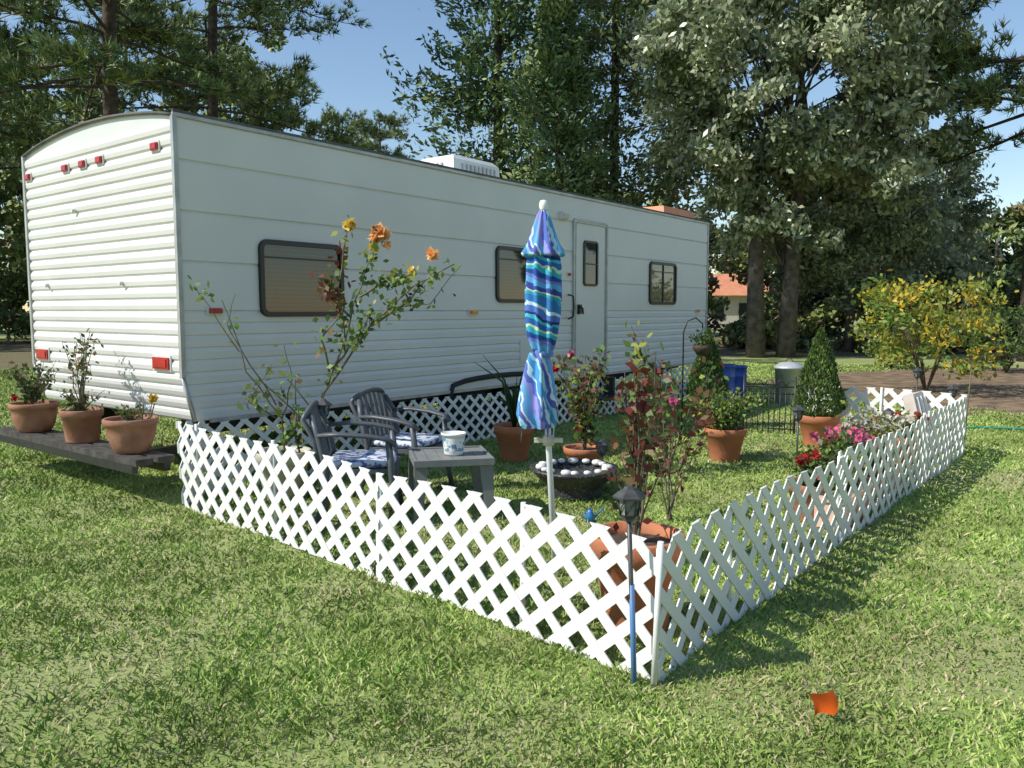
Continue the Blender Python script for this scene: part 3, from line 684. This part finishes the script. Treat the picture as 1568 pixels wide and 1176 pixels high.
# ------------------------------------------------------------------ umbrella
def umbmat(name,vertical=False):
    m=bpy.data.materials.new(name); m.use_nodes=True; N=m.node_tree.nodes; K=m.node_tree.links; p=N['Principled BSDF']; p.inputs['Roughness'].default_value=.85; p.inputs['Specular IOR Level'].default_value=.2
    tc=N.new('ShaderNodeTexCoord'); sx=N.new('ShaderNodeSeparateXYZ'); K.new(tc.outputs['Object'],sx.inputs[0])
    ns=N.new('ShaderNodeTexNoise'); ns.inputs['Scale'].default_value=9; K.new(tc.outputs['Object'],ns.inputs[0])
    def ma(op,a,b):
        n=N.new('ShaderNodeMath'); n.operation=op
        for i,v in enumerate((a,b)):
            if isinstance(v,(int,float)): n.inputs[i].default_value=v
            elif v is not None: K.new(v,n.inputs[i])
        return n.outputs[0]
    if vertical:
        base=ma('ADD',ma('MULTIPLY',sx.outputs['X'],2.6),ma('MULTIPLY',sx.outputs['Z'],.9)); base=ma('ADD',base,ma('MULTIPLY',ns.outputs['Fac'],.35)); k=2.2
    else:
        base=ma('ADD',sx.outputs['Z'],ma('MULTIPLY',ns.outputs['Fac'],.10)); base=ma('ADD',base,ma('MULTIPLY',sx.outputs['X'],.35)); k=3.1
    f=ma('FRACT',ma('MULTIPLY',base,k),None)
    cr=N.new('ShaderNodeValToRGB'); cr.color_ramp.interpolation='CONSTANT'; K.new(f,cr.inputs[0]); e=cr.color_ramp.elements
    if vertical: st=[(0,(.10,.16,.50)),(.12,(.55,.72,.80)),(.2,(.08,.30,.60)),(.36,(.35,.62,.70)),(.46,(.12,.14,.45)),(.6,(.70,.80,.85)),(.68,(.15,.40,.70)),(.85,(.30,.30,.65))]
    else: st=[(0,(.03,.08,.32)),(.08,(.05,.42,.55)),(.15,(.55,.72,.45)),(.19,(.04,.14,.45)),(.29,(.08,.50,.62)),(.35,(.03,.05,.20)),(.40,(.10,.20,.58)),(.50,(.60,.78,.82)),(.54,(.05,.20,.50)),(.66,(.05,.38,.52)),(.72,(.62,.72,.40)),(.75,(.05,.08,.34)),(.84,(.14,.42,.72)),(.93,(.16,.22,.55))]
    e[0].position=0; e[0].color=(*st[0][1],1); e[1].position=st[1][0]; e[1].color=(*st[1][1],1)
    for q,cc in st[2:]: n_=e.new(q); n_.color=(*cc,1)
    K.new(cr.outputs[0],p.inputs['Base Color'])
    return m
mb=MB()
def fold(t,z,r): 
    return r*(1+.20*math.cos(8*t+2.2*z)+.07*math.sin(3*t+9*z))
mb.lathe([(.012,1.915),(.03,1.88),(.052,1.80),(.072,1.735),(.098,1.690),(.094,1.675),(.080,1.68)],(0,0,0),64,0,True,fold)
mb.lathe([(.07,1.70),(.080,1.62),(.084,1.5),(.080,1.38),(.070,1.27),(.052,1.21),(.042,1.18)],(0,0,0),64,4,True,fold)
mb.lathe([(.042,1.185),(.056,1.12),(.070,1.02),(.080,.92),(.084,.86),(.07,.80)],(-.01,0,0),64,0,True,lambda t,z,r:r*(1+.28*math.cos(6*t+3*z))*(1.3 if math.cos(t)<0 else .9))
mb.lathe([(.050,1.165),(.054,1.18),(.050,1.20)],(0,0,0),20,2)
for k in range(10): 
    a=k*math.pi/5; q=R(.70,.84); mb.add([(-.02+.085*math.cos(a),.08*math.sin(a),.90),(-.02+.085*math.cos(a+.5),.08*math.sin(a+.5),.90),(-.03+.09*math.cos(a+.3),.09*math.sin(a+.3),q)],[(0,1,2)],0)
mb.tube([(.075,0,-.1),(.02,0,.9),(0,0,1.4),(0,0,1.93)],.016,10,1)
mb.lathe([(.0,1.96),(.018,1.955),(.024,1.93),(.018,1.91)],(0,0,0),12,1)
mb.lathe([(.016,.70),(.03,.705),(.03,.75),(.016,.76)],(.03,0,0),12,3); mb.box((.03,0,.73),(.15,.03,.022),3)
mb.build('patio_umbrella',[umbmat('striped_fabric_folds',True),M_white,mat('umbrella_strap',(.1,.2,.5)),mat('beige_plastic',(.7,.62,.45)),umbmat('striped_fabric')],loc=(.16,4.1,0))

# ------------------------------------------------------------------ chairs, table, tub, bird bath
M_res=mat('grey_resin',(.10,.11,.125),(.08,.09,.10),scale=10,rough=.45)
M_cush=mat('cushion_fabric',(.10,.14,.34),(.66,.68,.72),scale=22,rough=.9,lo=.42,hi=.50,detail=3)
def chair(x,y,rot,sc=.94):
    mb=MB()
    mb.box((0,0,.40),(.50,.46,.03),0); mb.box((0,.245,.385),(.50,.03,.06),0)
    for sx in(-1,1):
        mb.tube([(sx*.29,.27,0),(sx*.26,.24,.2),(sx*.255,.22,.40),(sx*.275,.20,.62)],[.020,.024,.026,.022],8,0)
        mb.tube([(sx*.27,-.30,0),(sx*.24,-.24,.2),(sx*.235,-.22,.42),(sx*.25,-.27,.66),(sx*.20,-.32,.78)],[.020,.026,.028,.024,.02],8,0)
        P=[(sx*.25,-.27,.655),(sx*.285,-.12,.665),(sx*.29,.06,.65),(sx*.28,.20,.625),(sx*.27,.25,.58)]
        for dx in(-.018,0,.018): mb.tube([(a+dx,b,c) for a,b,c in P],.014,6,0)
    top=[(.235*math.sin(t),-.37+.05*math.cos(t),.76+.085*math.cos(t)) for t in np.linspace(-1.57,1.57,11)]
    mb.tube([(-.235,-.24,.44)]+[( -.24,-.29,.62)]+top+[(.24,-.29,.62),(.235,-.24,.44)],.020,8,0)
    for k in range(6):
        xx=-.17+.068*k; zt=.76+.085*math.cos(math.asin(min(1,abs(xx)/.235)))
        M=Matrix.Rotation(.22,3,'X'); mb.box((xx,-.29,(.43+zt)/2),(.042,.012,zt-.43),0,M)
    mb.box((0,-.235,.45),(.46,.02,.05),0)
    mb.lathe([(0,.417),(.21,.418),(.235,.435),(.235,.455),(.21,.475),(0,.48)],(0,.01,0),32,1,True,lambda t,z,r:r*(1/max(abs(math.cos(t)),abs(math.sin(t))))**.75)
    o=mb.build('patio_chair',[M_res,M_cush],loc=(x,y,0),rotz=rot); o.scale=(sc,sc,sc)
chair(-1.00,5.24,math.radians(-84)); chair(-.80,6.0,math.radians(-112))
M_tab=mat('grey_table_resin',(.24,.245,.24),(.20,.205,.20),scale=9,rough=.5)
mb=MB()
for k in range(6): mb.box((-.22+.088*k,0,.425),(.084,.50,.018),0)
for a in(-1,1): mb.box((0,a*.267,.42),(.58,.03,.045),0); mb.box((a*.278,0,.42),(.024,.50,.045),0)
for a in(-1,1):
    for b in(-1,1):
        v=[]
        for (zz,o,ww) in((.40,0,.05),(0,.03,.03)):
            cx,cy=a*(.235+o),b*(.22+o); v+=[(cx-ww,cy-ww*.6,zz),(cx+ww,cy-ww*.6,zz),(cx+ww,cy+ww*.6,zz),(cx-ww,cy+ww*.6,zz)]
        mb.add(v,[(0,1,5,4),(1,2,6,5),(2,3,7,6),(3,0,4,7)],0)
mb.build('side_table',[M_tab],loc=(-.43,5.42,0),rotz=math.radians(12)).scale=(.92,.92,.96)
mb=MB(); mb.lathe([(0,.0),(.062,0),(.066,.01),(.080,.135),(.087,.137),(.087,.15),(.080,.15),(.066,.02),(0,.02)],(0,0,0),28,0); mb.lathe([(.0695,.03),(.0798,.12)],(0,0,0),28,1)
mb.build('plastic_tub',[M_white,mat('tub_pattern',(.8,.8,.77),(.12,.28,.38),scale=24,rough=.5,lo=.5,hi=.56)],loc=(-.40,5.40,.42))
M_stone=mat('black_speckled_stone',(.03,.03,.032),(.14,.14,.14),scale=60,rough=.5,lo=.55,hi=.65,bump=.3)
mb=MB(); mb.lathe([(0,0),(.20,0),(.22,.03),(.20,.06),(.25,.12),(.31,.18),(.335,.205),(.335,.225),(.29,.215),(.2,.17),(0,.15)],(0,0,0),36,0,fn=lambda t,z,r:r*(1+.02*math.sin(9*t)))
for k in range(16):
    a=k*.393+R(-.1,.1); q=R(.03,.045); mb.lathe([(0,-q*.6),(q*.8,-q*.35),(q,0),(q*.8,q*.4),(0,q*.6)],(.25*math.cos(a),.25*math.sin(a),.225),9,1)
mb.build('bird_bath_planter',[M_stone,mat('white_stone',(.80,.79,.75),(.66,.64,.6),scale=20,rough=.7)],loc=(.47,5.95,0))

# small things
mb=MB()
mb.tube([(0,0,-.05),(.004,0,.13)],.0018,5,1)
g=[]; nx,nz=7,6
for i in range(nx):
    for j in range(nz):
        u,v=i/(nx-1),j/(nz-1); g.append((-.075*u*(1-.2*v)+.015*math.sin(v*3),-.02*math.sin(u*4+v*2)-.01,.125-.085*v-.025*u*u))
mb.addq(g,[(i*nz+j,(i+1)*nz+j,(i+1)*nz+j+1,i*nz+j+1) for i in range(nx-1) for j in range(nz-1)],0,True)
mb.build('marking_flag',[mat('orange_flag_plastic',(.85,.15,.02),rough=.4,transl=.3,c2=(.75,.10,.02)),M_black],loc=(1.085,2.60,0))
mb=MB(); mb.tube([(5.0+.25*i,9.15+.12*math.sin(i*.9)+.02*i,.03) for i in range(14)],.012,6,0); mb.build('garden_hose',[mat('green_hose',(.03,.28,.22),rough=.4)])
mb=MB(); 
for k in range(9): mb.tube([(k*.06,0,0),(k*.06,0,.52)],.006,5,0)
for z in(.06,.46,.54): mb.tube([(-.03,0,z),(.51,0,z)],.008,5,0)
for k in range(4): mb.tube([(.06+k*.12,0,.54),(.06+k*.12+.03,0,.60),(.06+k*.12+.06,0,.62),(.12+k*.12+.03,0,.60),(.12+k*.12+.06,0,.54)],.006,5,0)
mb.tube([(-.04,0,-.05),(-.04,0,.66)],.012,6,0); mb.tube([(.52,0,-.05),(.52,0,.66)],.012,6,0)
mb.build('wrought_iron_gate',[M_black],loc=(2.72,9.15,0),rotz=-.4)
M_bar=mat('blue_plastic',(.03,.10,.45),(.02,.07,.35),scale=5,rough=.4)
for (x,y,s) in((3.05,11.6,.9),(3.45,12.3,.8)):
    mb=MB(); mb.lathe([(0,0),(.26,0),(.28,.04),(.28,.22),(.295,.24),(.28,.26),(.28,.46),(.295,.48),(.28,.5),(.28,.62),(.30,.63),(.30,.66),(.27,.66),(.26,.64),(0,.64)],(0,0,0),28,0)
    o=mb.build('blue_barrel',[M_bar],loc=(x,y,0)); o.scale=(s*.8,s*.8,s*1.05)
mb=MB(); mb.lathe([(0,0),(.20,0),(.24,.6),(.26,.6),(.26,.63),(.24,.64),(.15,.70),(0,.72)],(0,0,0),28,0,fn=lambda t,z,r:r*(1+.01*math.cos(24*t))); mb.tube([(-.06,0,.71),(-.04,0,.76),(.04,0,.76),(.06,0,.71)],.008,6,1)
mb.build('trash_can',[mat('galvanised_metal',(.6,.62,.64),(.48,.5,.52),scale=8,rough=.4,metal=.3),M_black],loc=(4.15,11.9,0)).scale=(.85,.85,.9)
mb=MB(); mb.tube([(0,0,-.1),(0,0,1.15),(.04,0,1.28),(.14,0,1.32),(.22,0,1.25),(.22,0,1.2)],.009,8,0)
for a in(0,2.1,4.2): mb.tube([(.22,0,1.2),(.22+.11*math.cos(a),.11*math.sin(a),1.0)],.003,4,0)
mb.lathe([(0,.88),(.06,.89),(.11,.95),(.12,1.0),(.10,1.0),(0,.98)],(.22,0,0),16,1); stems(mb,(.22,0,.98),14,.18,.2,2,16,.045,[3,4],bare=.1)
mb.build('shepherd_hook',[M_black,M_soil,M_stem,Lg,Ld],loc=(2.0,9.3,0))
mb=MB(); mb.tube([(0,0,-.1),(.04,0,.9)],.006,5,0); mb.build('metal_stake',[M_wood],loc=(4.5,7.85,0))
mb=MB(); mb.lathe([(0,0),(.05,0),(.055,.08),(.03,.11),(.03,.14),(0,.14)],(0,0,0),14,0); mb.tube([(.05,0,.05),(.12,0,.13),(.15,0,.15)],.01,6,0); mb.tube([(-.05,0,.03),(-.10,0,.07),(-.04,0,.12)],.007,6,0)
mb.build('stand_in_watering_can',[mat('dull_blue_plastic',(.03,.16,.42),rough=.35)],loc=(.52,5.2,0)).scale=(.6,.6,.6)  # stand-in shape added for a small blue thing of unknown kind
